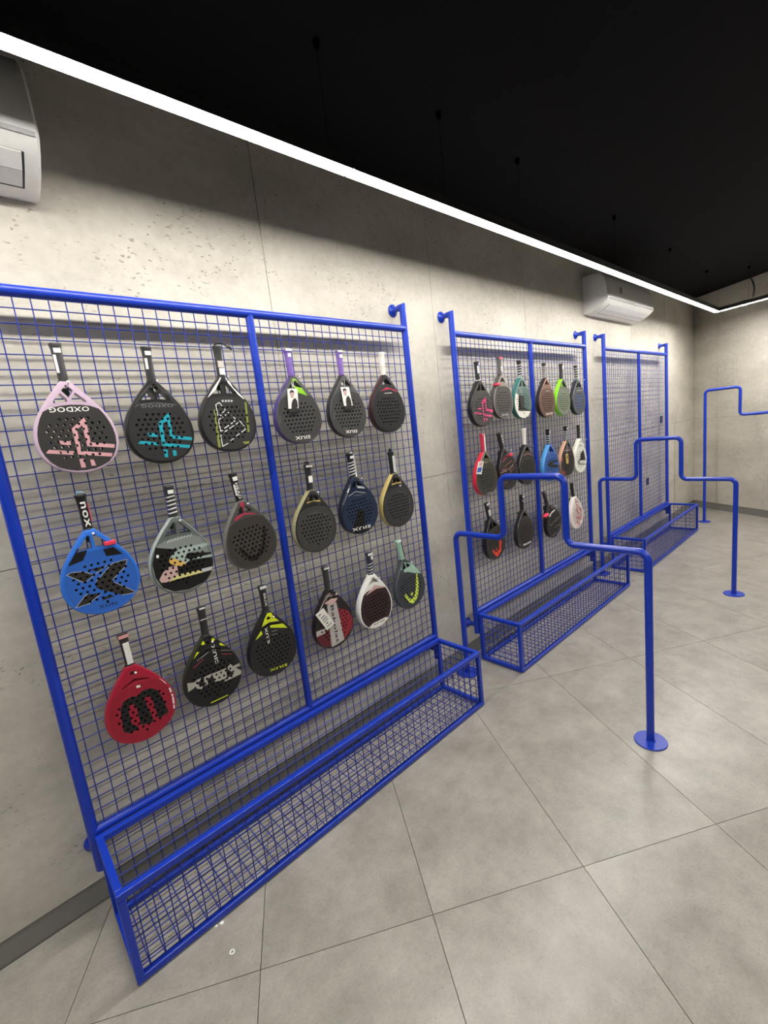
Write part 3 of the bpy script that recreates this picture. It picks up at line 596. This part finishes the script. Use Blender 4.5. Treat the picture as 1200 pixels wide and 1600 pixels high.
def plate(name, parent, outer, holes, prints, y, base, wallm, outer_ring=None, side=None):
    """two-faced plate with through holes (mm plan); outer_ring = larger rounded edge round it"""
    vs, fs, col, names = plan(outer, holes, prints)
    n = len(vs); mats = [base, wallm, side or base] + [pm(c) for c in names]
    ar = np.cross(vs[fs[:, 1]] - vs[fs[:, 0]], vs[fs[:, 2]] - vs[fs[:, 0]])
    fs = np.where(ar[:, None] > 0, fs, fs[:, ::-1])
    V = [(p[0] / 1000, -y, p[1] / 1000) for p in vs] + [(p[0] / 1000, y, p[1] / 1000) for p in vs]
    F = [tuple(int(i) for i in f) for f in fs]; FM = [0 if c == 0 else int(c) + 2 for c in col]
    ed = {}
    for f in F:
        for k in range(3): ed[(f[k], f[(k + 1) % 3])] = 1
    bnd = [e for e in ed if (e[1], e[0]) not in ed]
    F += [tuple(int(i) + n for i in f[::-1]) for f in fs]; FM += [0] * len(fs)
    outer_e = []
    for a, b in bnd:
        mid = np.array([(vs[a] + vs[b]) / 2]); 
        d = min(abs((p2[0] - p1[0]) * (mid[0][1] - p1[1]) - (p2[1] - p1[1]) * (mid[0][0] - p1[0])) / (math.hypot(p2[0] - p1[0], p2[1] - p1[1]) + 1e-9) + (0 if (min(p1[0], p2[0]) - .5 <= mid[0][0] <= max(p1[0], p2[0]) + .5 and min(p1[1], p2[1]) - .5 <= mid[0][1] <= max(p1[1], p2[1]) + .5) else 99) for p1, p2 in zip(outer, outer[1:] + outer[:1]))
        if outer_ring and d < 0.2: outer_e.append((a, b)); continue
        F.append((b, a, a + n, b + n)); FM.append(1)
    if outer_ring:
        # rounded rim: front cap edge -> full outline -> back cap edge
        k = len(V); N_ = len(outer)
        rows = [(0.0, -y), (0.62, -y + 0.0012), (1.0, -y + 0.0045), (1.0, y - 0.0045), (0.62, y - 0.0012), (0.0, y)]
        for f_, yy in rows:
            for (ix, iz), (ox, oz) in zip(outer, outer_ring): V.append(((ix + (ox - ix) * f_) / 1000, yy, (iz + (oz - iz) * f_) / 1000))
        for r_ in range(5):
            for i in range(N_):
                j = (i + 1) % N_; F.append((k + r_ * N_ + i, k + r_ * N_ + j, k + (r_ + 1) * N_ + j, k + (r_ + 1) * N_ + i)); FM.append(0 if r_ == 0 else 2)
    o = mesh_obj(name, V, F, None, parent, False, mats, FM)
    bm = bmesh.new(); bm.from_mesh(o.data); bmesh.ops.remove_doubles(bm, verts=bm.verts, dist=0.00002); bmesh.ops.recalc_face_normals(bm, faces=bm.faces); bm.to_mesh(o.data); bm.free()
    o.data.polygons.foreach_set('use_smooth', [True] * len(o.data.polygons)); o.data.set_sharp_from_angle(angle=math.radians(38))
    return o
def drill(rx=92, rz=82, cz=3, dx=21.0, dz=18.5, r=5.0, skip=None):
    H = []; row = 0; z = cz - rz
    while z <= cz + rz:
        off = dx / 2 if row % 2 else 0; x = -6 * dx + off
        while x < 6.5 * dx:
            if (x / rx) ** 2 + ((z - cz) / rz) ** 2 <= 1 and not (skip and skip(x, z)):
                H.append([(x + r * math.cos(2 * math.pi * k / 8 + .4), z + r * math.sin(2 * math.pi * k / 8 + .4)) for k in range(8)])
            x += dx
        z += dz; row += 1
    return H
def racket(key, spec):
    Tx, Tz, tilt = PLACE[key]
    hx, hz = Tx - 0.325 * math.sin(tilt), Tz - 0.325 * math.cos(tilt)
    t = thing('padel_racket', spec['label'], 'racket', (hx, -0.046, hz), (0, tilt, 0), 'padel rackets hung on the first rack' if int(key[1:]) < 19 else 'padel rackets hung on the middle rack')
    prints = []
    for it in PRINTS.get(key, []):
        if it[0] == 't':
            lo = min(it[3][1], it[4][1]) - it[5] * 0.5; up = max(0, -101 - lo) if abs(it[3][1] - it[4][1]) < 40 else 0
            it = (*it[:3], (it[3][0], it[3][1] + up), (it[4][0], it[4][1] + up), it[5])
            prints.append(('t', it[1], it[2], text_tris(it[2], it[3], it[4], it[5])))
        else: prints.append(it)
    sx = spec.get('w', 1.0)
    half = [(h * sx if v < 190 else h, v) for v, h in OUT]
    full = half + [(-x, v) for x, v in half[::-1]]            # clockwise from the neck, right side down
    b = 5.0; inner = []
    for i, (x, v) in enumerate(full):
        a, c = full[i - 1], full[(i + 1) % len(full)]
        tx, tv = c[0] - a[0], c[1] - a[1]; L = math.hypot(tx, tv); inner.append((x + tv / L * b if True else x, v - tx / L * b))
    inner = [(x, min(v, 197)) for x, v in inner]
    hl = [h for h in HOLES[spec.get('throat', 'C')]]
    hl += [[(-x, v) for x, v in h] for h in HOLES[spec.get('throat', 'C')] if all(x > 0 for x, v in h)]
    rim = spec.get('rim', 10)
    fp = [(max(3, (h - rim)) * sx, v) for v, h in OUT if -104 < v < 105]
    fpoly = [(0, 117), (30, 115), (58, 110)] + [p for p in fp if p[0] > 0 and p[1] < 104] + [(55 * sx, -102), (28 * sx, -110 + (rim - 10) * .3), (0, -112)]
    fpoly = fpoly + [(-x, v) for x, v in fpoly[::-1] if x > 1]
    fc = mat('racket_frame_' + spec['frame'], spec['frame'], spec.get('fr', 0.32), coat=0.3)
    sc = mat('racket_frame_' + spec.get('side', spec['frame']), spec.get('side', spec['frame']), 0.32, coat=0.3)
    ac = mat('racket_face_' + spec['face'], spec['face'], spec.get('rough', 0.5))
    hd = mat('racket_core', '#161616', 0.8)
    plate('frame', t, inner, hl + [fpoly], prints, T2, fc, fc, full, sc)
    plate('hitting_face', t, fpoly, drill(skip=spec.get('skip')), prints, T2 - 0.0005, ac, hd)
    # grip and butt
    g = spec.get('grip', '#1c1c1e'); q = MB(); vs = []; n = 14
    st = [(190, 14.5, 13), (200, 15, 14), (230, 15, 14), (280, 15.5, 14.5), (305, 16.5, 15), (316, 19, 16.5), (323, 19.5, 17), (325, 17, 15)]
    for v, rx, ry in st:
        for k in range(n):
            a = 2 * math.pi * k / n; c, s = math.cos(a), math.sin(a)
            vs.append((math.copysign(abs(c) ** .7, c) * rx / 1000, math.copysign(abs(s) ** .7, s) * ry / 1000, v / 1000))
    fs = [(i * n + k, i * n + (k + 1) % n, (i + 1) * n + (k + 1) % n, (i + 1) * n + k) for i in range(len(st) - 1) for k in range(n)]
    q.add(vs, fs + [tuple(range(n)), tuple(range((len(st) - 1) * n, len(st) * n))]); q.build('grip', mat('grip_' + g, g, 0.38, coat=0.6), t, smooth=50)
    q = MB(); vs = []
    for v, r in ((189, 17), (192, 18), (199, 17.5), (201, 15.5)):
        for k in range(n): a = 2 * math.pi * k / n; vs.append((math.cos(a) * r / 1000, math.sin(a) * r * .95 / 1000, v / 1000))
    q.add(vs, [(i * n + k, i * n + (k + 1) % n, (i + 1) * n + (k + 1) % n, (i + 1) * n + k) for i in range(3) for k in range(n)] + [tuple(range(n)), tuple(range(3 * n, 4 * n))])
    q.build('grip_collar', mat('collar_' + spec.get('collar', '#141414'), spec.get('collar', '#141414'), 0.4), t)
    def patch(name, x0, x1, v0, v1, col, y0=-0.0138, y1=-0.0162, rough=0.4):
        q = MB(); q.box((x0 / 1000, y1, v0 / 1000), (x1 / 1000, y0, v1 / 1000)); return q.build(name, mat('patch_' + col, col, rough), t, smooth=0)
    for pt in spec.get('patch', []): patch(*pt)
    if 'bands' in spec:
        bc, v0, v1, nb = spec['bands']; q = MB()
        for i in range(nb):
            v = v0 + (v1 - v0) * i / (nb - 1); vs = []
            for dv, r in ((-3.2, 15.2), (-2, 16.6), (2, 16.6), (3.2, 15.2)):
                for k in range(n): a = 2 * math.pi * k / n; c, s = math.cos(a), math.sin(a); vs.append((math.copysign(abs(c) ** .7, c) * r / 1000, math.copysign(abs(s) ** .7, s) * (r - 1) / 1000, (v + dv + 3 * c) / 1000))
            q.add(vs, [(i2 * n + k, i2 * n + (k + 1) % n, (i2 + 1) * n + (k + 1) % n, (i2 + 1) * n + k) for i2 in range(3) for k in range(n)])
        q.build('grip_bands', mat('band_' + bc, bc, 0.4), t, smooth=60)
    if 'cord' in spec:
        c, pts, r = spec['cord']; q = MB(); P = [Vector((x / 1000, y / 1000, v / 1000)) for x, y, v in pts]
        sm = []
        for i in range(len(P) - 1):
            p0, p1, p2, p3 = P[max(i - 1, 0)], P[i], P[i + 1], P[min(i + 2, len(P) - 1)]
            for k in range(5):
                u = k / 5; sm.append(0.5 * ((2 * p1) + (p2 - p0) * u + (2 * p0 - 5 * p1 + 4 * p2 - p3) * u * u + (3 * p1 - p0 - 3 * p2 + p3) * u ** 3))
        q.sweep(sm + [P[-1]], r / 1000, 8); q.build('wrist_cord', mat('cord_' + c, c, 0.6), t, smooth=60)
    if 'gtext' in spec:      # lettering along the grip
        txt, col, v0, v1, h = spec['gtext']; P, F, ed = text_tris(txt, (0, v0), (0, v1), h)
        mesh_obj('grip_lettering', [(x / 1000, -0.0158, z / 1000) for x, z in P] , [tuple(int(i) for i in f) for f in F], pm(col), t)
    for kind, pts in TAGS.get(key, []):
        cx, cz = sum(p[0] for p in pts) / 4, sum(p[1] for p in pts) / 4
        if kind == 'alarm':
            w_ = 0.5 * (math.dist(pts[0], pts[1]) + math.dist(pts[2], pts[3])) * .45
            q = MB(); q.box(((cx - w_) / 1000, -0.030, (cz - 8) / 1000), ((cx + w_) / 1000, 0.004, (cz + 8) / 1000)); o = q.build('security_tag', mat('alarm_red', '#e8405a', 0.3), t, smooth=0)
            bv = o.modifiers.new('edge', 'BEVEL'); bv.width = 0.003; bv.segments = 2
            q = MB(); q.sweep([((cx) / 1000, 0.0, (cz + 6) / 1000), (cx * .5 / 1000, 0.0, 0.165), (0, 0.0, 0.186)], 0.0015, 6); q.build('tag_cord', DARK, t)
            continue
        m_ = {'card': 'white', 'price': 'offwhite', 'goldtag': 'gold', 'sticker': 'offwhite', 'cardb': 'black'}[kind]
        vs_, fs_ = quad_prism([(x / 1000, z / 1000) for x, z in pts], -0.0245, -0.0232)
        o = mesh_obj('hang_tag', vs_, fs_, pm(m_), t)
        e1 = np.array(pts[1]) - np.array(pts[0]); e2 = np.array(pts[3]) - np.array(pts[0]); o0 = np.array(pts[0])
        def on(poly, col, nm, y=-0.0248):
            P = [o0 + e1 * a + e2 * b2 for a, b2 in poly]; mesh_obj(nm, *quad_prism([(p[0] / 1000, p[1] / 1000) for p in P], y, -0.0244), pm(col), o)
        ell = lambda cx_, cy_, rx, ry: [(cx_ + rx * math.cos(a), cy_ + ry * math.sin(a)) for a in [2 * math.pi * k / 14 for k in range(14)]]
        if kind == 'card':
            on([(.42, .60), (.55, .50), (.75, .46), (.92, .62), (.98, 1.0), (.30, 1.0), (.33, .75)], 'char', 'printed_jacket')
            on(ell(.42, .30, .17, .16), 'blush', 'printed_face', -0.0249); on([(.2, .25), (.22, .12), (.42, .05), (.62, .12), (.64, .26), (.55, .18), (.35, .17)], 'char', 'printed_hair', -0.0251)
            on(ell(.92, .95, .07, .045), 'blush', 'printed_hand', -0.0250)
            q = MB(); q.box(((pts[3][0]) / 1000, -0.026, (pts[3][1] - 16) / 1000), ((pts[2][0]) / 1000, -0.0225, (pts[3][1] + 2) / 1000)); q.build('tag_clip', DARK, o, smooth=0)
        if kind == 'price':
            for i, (a, b2, w2) in enumerate([(.15, .12, .3), (.2, .3, .5), (.2, .42, .6), (.2, .54, .55), (.3, .68, .25), (.2, .82, .6)]): on([(a, b2), (a + w2, b2), (a + w2, b2 + .05), (a, b2 + .05)], 'grey' if i != 4 else 'black', 'printed_line')
        if kind == 'goldtag': on([(.4, .2), (.7, .2), (.7, .35), (.55, .55), (.45, .5)], 'black', 'printed_mark')
        if kind == 'sticker':
            on([(.3, .08), (.8, .08), (.75, .38), (.3, .38)], 'blush', 'printed_block'); on([(.1, .5), (.9, .5), (.8, .88), (.1, .88)], 'cobalt', 'printed_block')
        top = ((pts[0][0] + pts[1][0]) / 2, (pts[0][1] + pts[1][1]) / 2)
        q = MB(); q.sweep([(top[0] / 1000, -0.024, top[1] / 1000), (top[0] * .4 / 1000, -0.022, 0.165), (0, -0.016, 0.19)], 0.0009, 6); q.build('tag_string', mat('string_white', '#d8d4cc', 0.7), t)
    # the hook that carries it
    c, s = math.cos(tilt), math.sin(tilt); kx, kz = hx + 0.168 * s, hz + 0.168 * c
    h = thing('wire_hook', 'steel prong hook under the ' + spec['short'], 'hook', (kx, 0, kz), group='prong hooks clipped to the mesh')
    q = MB(); q.box((-0.011, -0.020, -0.022), (0.011, -0.006, 0.012)); q.build('hook_block', GREEN, h, smooth=0)
    q = MB(); q.sweep([(0, -0.018, 0.006), (0.0, -0.105, 0.008), (0.0, -0.118, 0.017)], 0.0019, 8); q.build('prong', STEEL, h)
    q = MB(); q.lathe([(0.001, -0.004), (0.0035, -0.002), (0.0042, 0.001), (0.003, 0.004), (0.001, 0.005)], (0, -0.119, 0.018), n=10); q.build('tip', mat('tip_white', '#f0f0f0', 0.4), h)
    return t

BL = '#1a1a1b'
P_ = lambda *a: a
lab_white = P_('label', -10, 11, 292, 307, '#f0efec')
S = {
 'R1': dict(short='pink-framed racket at top left', frame='#c9b0c6', face='#2b2928', throat='A', grip='#3a3a3c', rough=.55, patch=[lab_white, P_('label', -15, -7, 225, 285, '#e6e6e6')], label='pink-framed padel racket with pink cross logo, top left of the first rack'),
 'R2': dict(short='turquoise-logo racket', frame='#151516', face='#222122', throat='A', grip='#2c2c2e', patch=[lab_white, P_('label', -15, -6, 240, 280, '#e6e6e6')], label='black padel racket with turquoise cross logo'),
 'R3': dict(short='racket with white throat arms', frame='#1d1d1e', face='#2b2b2b', throat='B', grip='#2a2c2a', patch=[P_('label', -12, 13, 235, 262, '#cfc6be'), P_('label', -9, 13, 205, 232, '#f0f0f0')], cord=('#101010', [(-12, 0, 324), (0, -4, 336), (25, -8, 334), (48, -10, 318), (60, -10, 312), (55, -8, 324), (42, -8, 322)], 3), label='black padel racket with white outline letter and white throat arms'),
 'R4': dict(short='blue racket on the first rack', frame='#2f72d8', face='#2c62bd', throat='B', grip='#131314', collar='#2a2a2a', gtext=('nox', 'white', 298, 206, 17), cord=('#7fb4dc', [(-12, 0, 322), (-6, -4, 333), (6, -4, 332), (13, 0, 322)], 2.5), patch=[P_('label', 14, 17, 225, 290, '#e0607a', -0.002, -0.012)], rough=.4, label='bright blue padel racket with black X and pink security tag'),
 'R5': dict(short='grey racket with yellow patch', frame='#5f6866', side='#aeb9b4', face='#848c89', throat='B', grip='#2e2e30', bands=('#c9c9c9', 215, 280, 5), patch=[lab_white], label='grey padel racket with pale curved stripes and yellow patch'),
 'R6': dict(short='racket with pink throat', frame='#4a4845', side='#74736f', face='#37322e', throat='E', grip='#161616', gtext=('HEAD', 'white', 280, 208, 13), patch=[P_('label', -10, 11, 290, 308, '#f0efec'), P_('label', -15.5, -8, 225, 275, '#e6e6e6')], label='dark grey padel racket with pink throat bridge'),
 'R7': dict(short='dark red racket', frame='#a01230', side='#9a1230', face='#94102c', throat='D', grip='#22181a', patch=[P_('label', -9, 12, 205, 292, '#e8e6e2'), P_('cap_strip', -17, 17, 312, 324, '#d89a98', -0.015, -0.0175)], rough=.38, label='dark red padel racket with big black letter'),
 'R8': dict(short='graffiti-lettered racket', frame='#121213', side='#2a2c1a', face='#0f0f10', throat='D', grip='#1d1d1f', patch=[P_('grip_line', -15, 15, 270, 273, '#c8c8c4'), P_('cap_strip', -12, 12, 318, 324, '#e4e4e4', -0.0155, -0.0178)], label='black padel racket with grey graffiti letters and yellow accents'),
 'R9': dict(short='racket with yellow throat', frame='#161616', face='#1b1a19', throat='D', grip='#202022', gtext=('SIUX', 'white', 290, 225, 10), patch=[P_('cap_strip', -17, 15, 312, 324, '#d8d8d8', -0.0155, -0.0178)], rough=.6, label='black padel racket with yellow throat beside the middle post'),
 'R10': dict(short='racket with lime throat', frame='#4a4a50', side='#4c3f78', face='#3a3939', throat='F', grip='#7c5fb0', patch=[P_('label', -8, 9, 288, 304, '#efefef'), P_('cap_strip', -17, 17, 315, 325, '#e2e2e6', -0.0155, -0.018)], rim=9, w=1.02, label='purple-gripped padel racket with lime throat and photo tag'),
 'R11': dict(short='purple-gripped racket with black throat', frame='#48484b', side='#202022', face='#3b3a3a', throat='F', grip='#7c5fb0', patch=[P_('label', -8, 9, 288, 304, '#efefef'), P_('cap_strip', -17, 12, 315, 325, '#e8e4d8', -0.0155, -0.018)], w=.98, label='purple-gripped padel racket with black throat and photo tag'),
 'R12': dict(short='white-gripped racket on the first rack', frame='#202022', side='#3a1a22', face='#181819', throat='F', grip='#e4e1da', collar='#101010', w=1.04, label='black padel racket with white grip and red throat arc, beside the right post'),
 'R13': dict(short='racket with olive gold rim', frame='#2a2a2a', side='#a29c74', face='#3a3938', throat='E', grip='#242726', patch=[P_('label', -10, 12, 235, 268, '#f2efea'), P_('cap_strip', -18, 18, 312, 320, '#d9d6d2', -0.0155, -0.018)], cord=('#101010', [(-8, 0, 323), (-12, -2, 334), (0, -2, 338), (8, 0, 326)], 4), label='charcoal padel racket with olive gold rim and sticker on its grip'),
 'R14': dict(short='navy racket', frame='#16233a', side='#101a2c', face='#11243f', throat='E', grip='#17181c', bands=('#c8c8cc', 212, 275, 5), patch=[P_('label', -9, 11, 296, 309, '#f4f4f4')], cord=('#ecebe8', [(0, -6, 326), (14, -8, 322), (19, -10, 295), (20, -10, 250), (19, -10, 215), (14, -14, 195)], 3), w=1.03, label='navy padel racket with white cord along its grip'),
 'R15': dict(short='racket with bright gold rim', frame='#2a2a2a', side='#c2ad6c', face='#333232', throat='E', grip='#1d211f', patch=[P_('label', -2, 15, 205, 300, '#dcdcda')], cord=('#101010', [(-6, 0, 323), (-8, -2, 338), (0, -2, 342), (5, 0, 326)], 4), w=1.03, label='charcoal padel racket with bright gold rim and half white grip'),
 'R16': dict(skip=lambda x, z: -34 < x < 36, short='racket with the white price tag', frame='#1c1416', face='#211518', throat='F', grip='#2b2b2d', patch=[P_('cap_strip', -16, 18, 312, 318, '#e6e6e6', -0.0155, -0.018)], label='black and red padel racket with grey band and white price tag'),
 'R17': dict(short='maroon-faced racket', frame='#e8e6e2', side='#dfe0de', face='#291114', throat='F', grip='#2a2d3a', bands=('#a6a6aa', 208, 258, 4), patch=[P_('label', 2, 15, 283, 303, '#f2f2f2'), P_('cap_strip', -18, 15, 308, 320, '#e6e6e6', -0.0155, -0.018)], rough=.6, label='white-framed padel racket with maroon face'),
 'R18': dict(short='racket with mint throat', frame='#3a3f46', side='#454a50', face='#34383e', throat='E', grip='#9ac0ae', patch=[P_('cap_strip', -18, 15, 314, 324, '#e6ebe6', -0.0155, -0.018)], cord=('#222424', [(10, -2, 326), (17, -6, 300), (18, -8, 250), (17, -8, 205)], 3), label='slate padel racket with mint throat and yellow curved logo'),
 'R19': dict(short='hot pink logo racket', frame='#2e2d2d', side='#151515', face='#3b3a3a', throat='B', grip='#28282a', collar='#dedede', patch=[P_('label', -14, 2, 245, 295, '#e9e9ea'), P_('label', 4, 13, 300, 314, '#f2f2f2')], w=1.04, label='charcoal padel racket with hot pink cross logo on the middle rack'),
 'R20': dict(short='racket with red cap', frame='#8a857f', side='#4d4a47', face='#4a4642', throat='F', grip='#5d5a58', patch=[P_('cap_strip', -17, 17, 310, 325, '#e2607a', -0.0155, -0.018), P_('label', -2, 15, 225, 260, '#d8d6d2')], w=1.02, label='dark grey padel racket with red cap and red security tag, top row'),
 'R21': dict(short='white and green racket', frame='#5d7a74', side='#2e6e6a', face='#56706b', throat='B', grip='#222224', bands=('#d8d8d8', 212, 290, 5), collar='#dfeee8', w=1.02, label='white and green padel racket with hanging black card'),
 'R22': dict(short='brown racket', frame='#7c5546', side='#241c1a', face='#5d4034', throat='F', grip='#3a3330', bands=('#d4cfc8', 212, 295, 7), patch=[P_('rim_mark', -128, -122, -20, 5, '#e8e8e8', 0.012, -0.012)], w=1.08, label='brown padel racket with banded grip on the middle rack'),
 'R23': dict(short='neon green racket', frame='#4e5a45', side='#8be01e', face='#6b7566', throat='C', grip='#2a2a2c', patch=[P_('label', 2, 15, 280, 310, '#eeeeee'), P_('throat_plate', -20, 20, 130, 185, '#7fd41c', 0.006, -0.006)], w=1.02, label='grey-green padel racket with neon green sides'),
 'R24': dict(short='blue-striped racket', frame='#33383e', side='#22262c', face='#44494e', throat='B', grip='#3a3c3a', bands=('#c6c8c2', 215, 300, 5), collar='#8fb6d8', w=1.06, label='grey padel racket with blue horizontal stripes, beside the right post'),
 'R25': dict(short='red-rimmed racket', frame='#4a4a40', side='#d02a40', face='#33332c', throat='F', grip='#c8304a', patch=[P_('label', 2, 15, 200, 312, '#f0e8e4'), P_('cap_strip', -17, 17, 312, 325, '#e6a0a4', -0.0155, -0.018)], w=1.04, label='olive-black padel racket with red rim, grip and picture sticker'),
 'R26': dict(short='tilted pink-scribbled racket', frame='#1e1a1b', side='#161314', face='#231d1e', throat='D', grip='#1c1517', patch=[P_('label', 5, 14, 288, 305, '#eeeeee'), P_('label', 6, 14, 265, 275, '#eeeeee'), P_('label', 6, 14, 245, 255, '#eeeeee')], w=1.02, label='tilted black padel racket scribbled with pink lines, behind the stand top'),
 'R27': dict(short='white-gripped racket on the middle rack', frame='#25221f', side='#1a1a1a', face='#26241f', throat='F', grip='#e8e0da', collar='#111111', w=1.02, label='black padel racket with plain white grip on the middle rack'),
 'R28': dict(short='blue racket on the middle rack', frame='#2f68b8', side='#4f9ad8', face='#2555a0', throat='C', grip='#15171c', bands=('#c9d2da', 212, 270, 4), patch=[P_('label', 3, 15, 290, 312, '#f0f0f0')], w=1.08, label='blue padel racket with black X on the middle rack'),
 'R29': dict(short='racket with gold hang tag', frame='#1c1614', side='#c79a80', face='#1f1a19', throat='F', grip='#141414', bands=('#d8d8d6', 212, 280, 5), patch=[P_('label', 2, 15, 296, 314, '#f0f0f0')], w=1.06, label='black padel racket with tan rim and gold hang tag'),
 'R30': dict(short='white racket with black shape', frame='#e6e5da', side='#dddccf', face='#e4e3da', throat='D', grip='#2b2824', collar='#e8e8e8', patch=[P_('label', 5, 16, 300, 316, '#f2f2f2')], w=1.02, label='white padel racket with black shape on its face'),
 'R31': dict(short='racket with red curved logo', frame='#1c1c1b', side='#141414', face='#24231f', throat='B', grip='#1a1a1a', patch=[P_('label', -12, 12, 225, 270, '#cfcfcf'), P_('cap_strip', -18, 18, 308, 322, '#e2e2e2', -0.0155, -0.018)], label='black padel racket with red curved logo, low behind the stand'),
 'R32': dict(short='racket with dark red hatching', frame='#232021', side='#1c1a1b', face='#272223', throat='F', grip='#161616', patch=[P_('label', -2, 14, 300, 320, '#f0f0f0'), P_('label', -10, -3, 270, 280, '#dddddd')], rim=9, w=1.02, label='black padel racket with pale rim edge and dark red hatching, bottom row'),
 'R33': dict(short='strongly tilted racket', frame='#181717', side='#121212', face='#1b1a1a', throat='D', grip='#1d1416', w=1.02, label='strongly tilted black padel racket with white scribble and red tag'),
 'R34': dict(short='white racket with red pattern', frame='#ece6e2', side='#e8e2de', face='#ddd2cf', throat='D', grip='#161616', patch=[P_('label', 4, 15, 210, 300, '#d8d6d4')], w=1.02, label='white padel racket with red and black pattern, beside the right post'),
}
for key in S:
    racket(key, S[key])
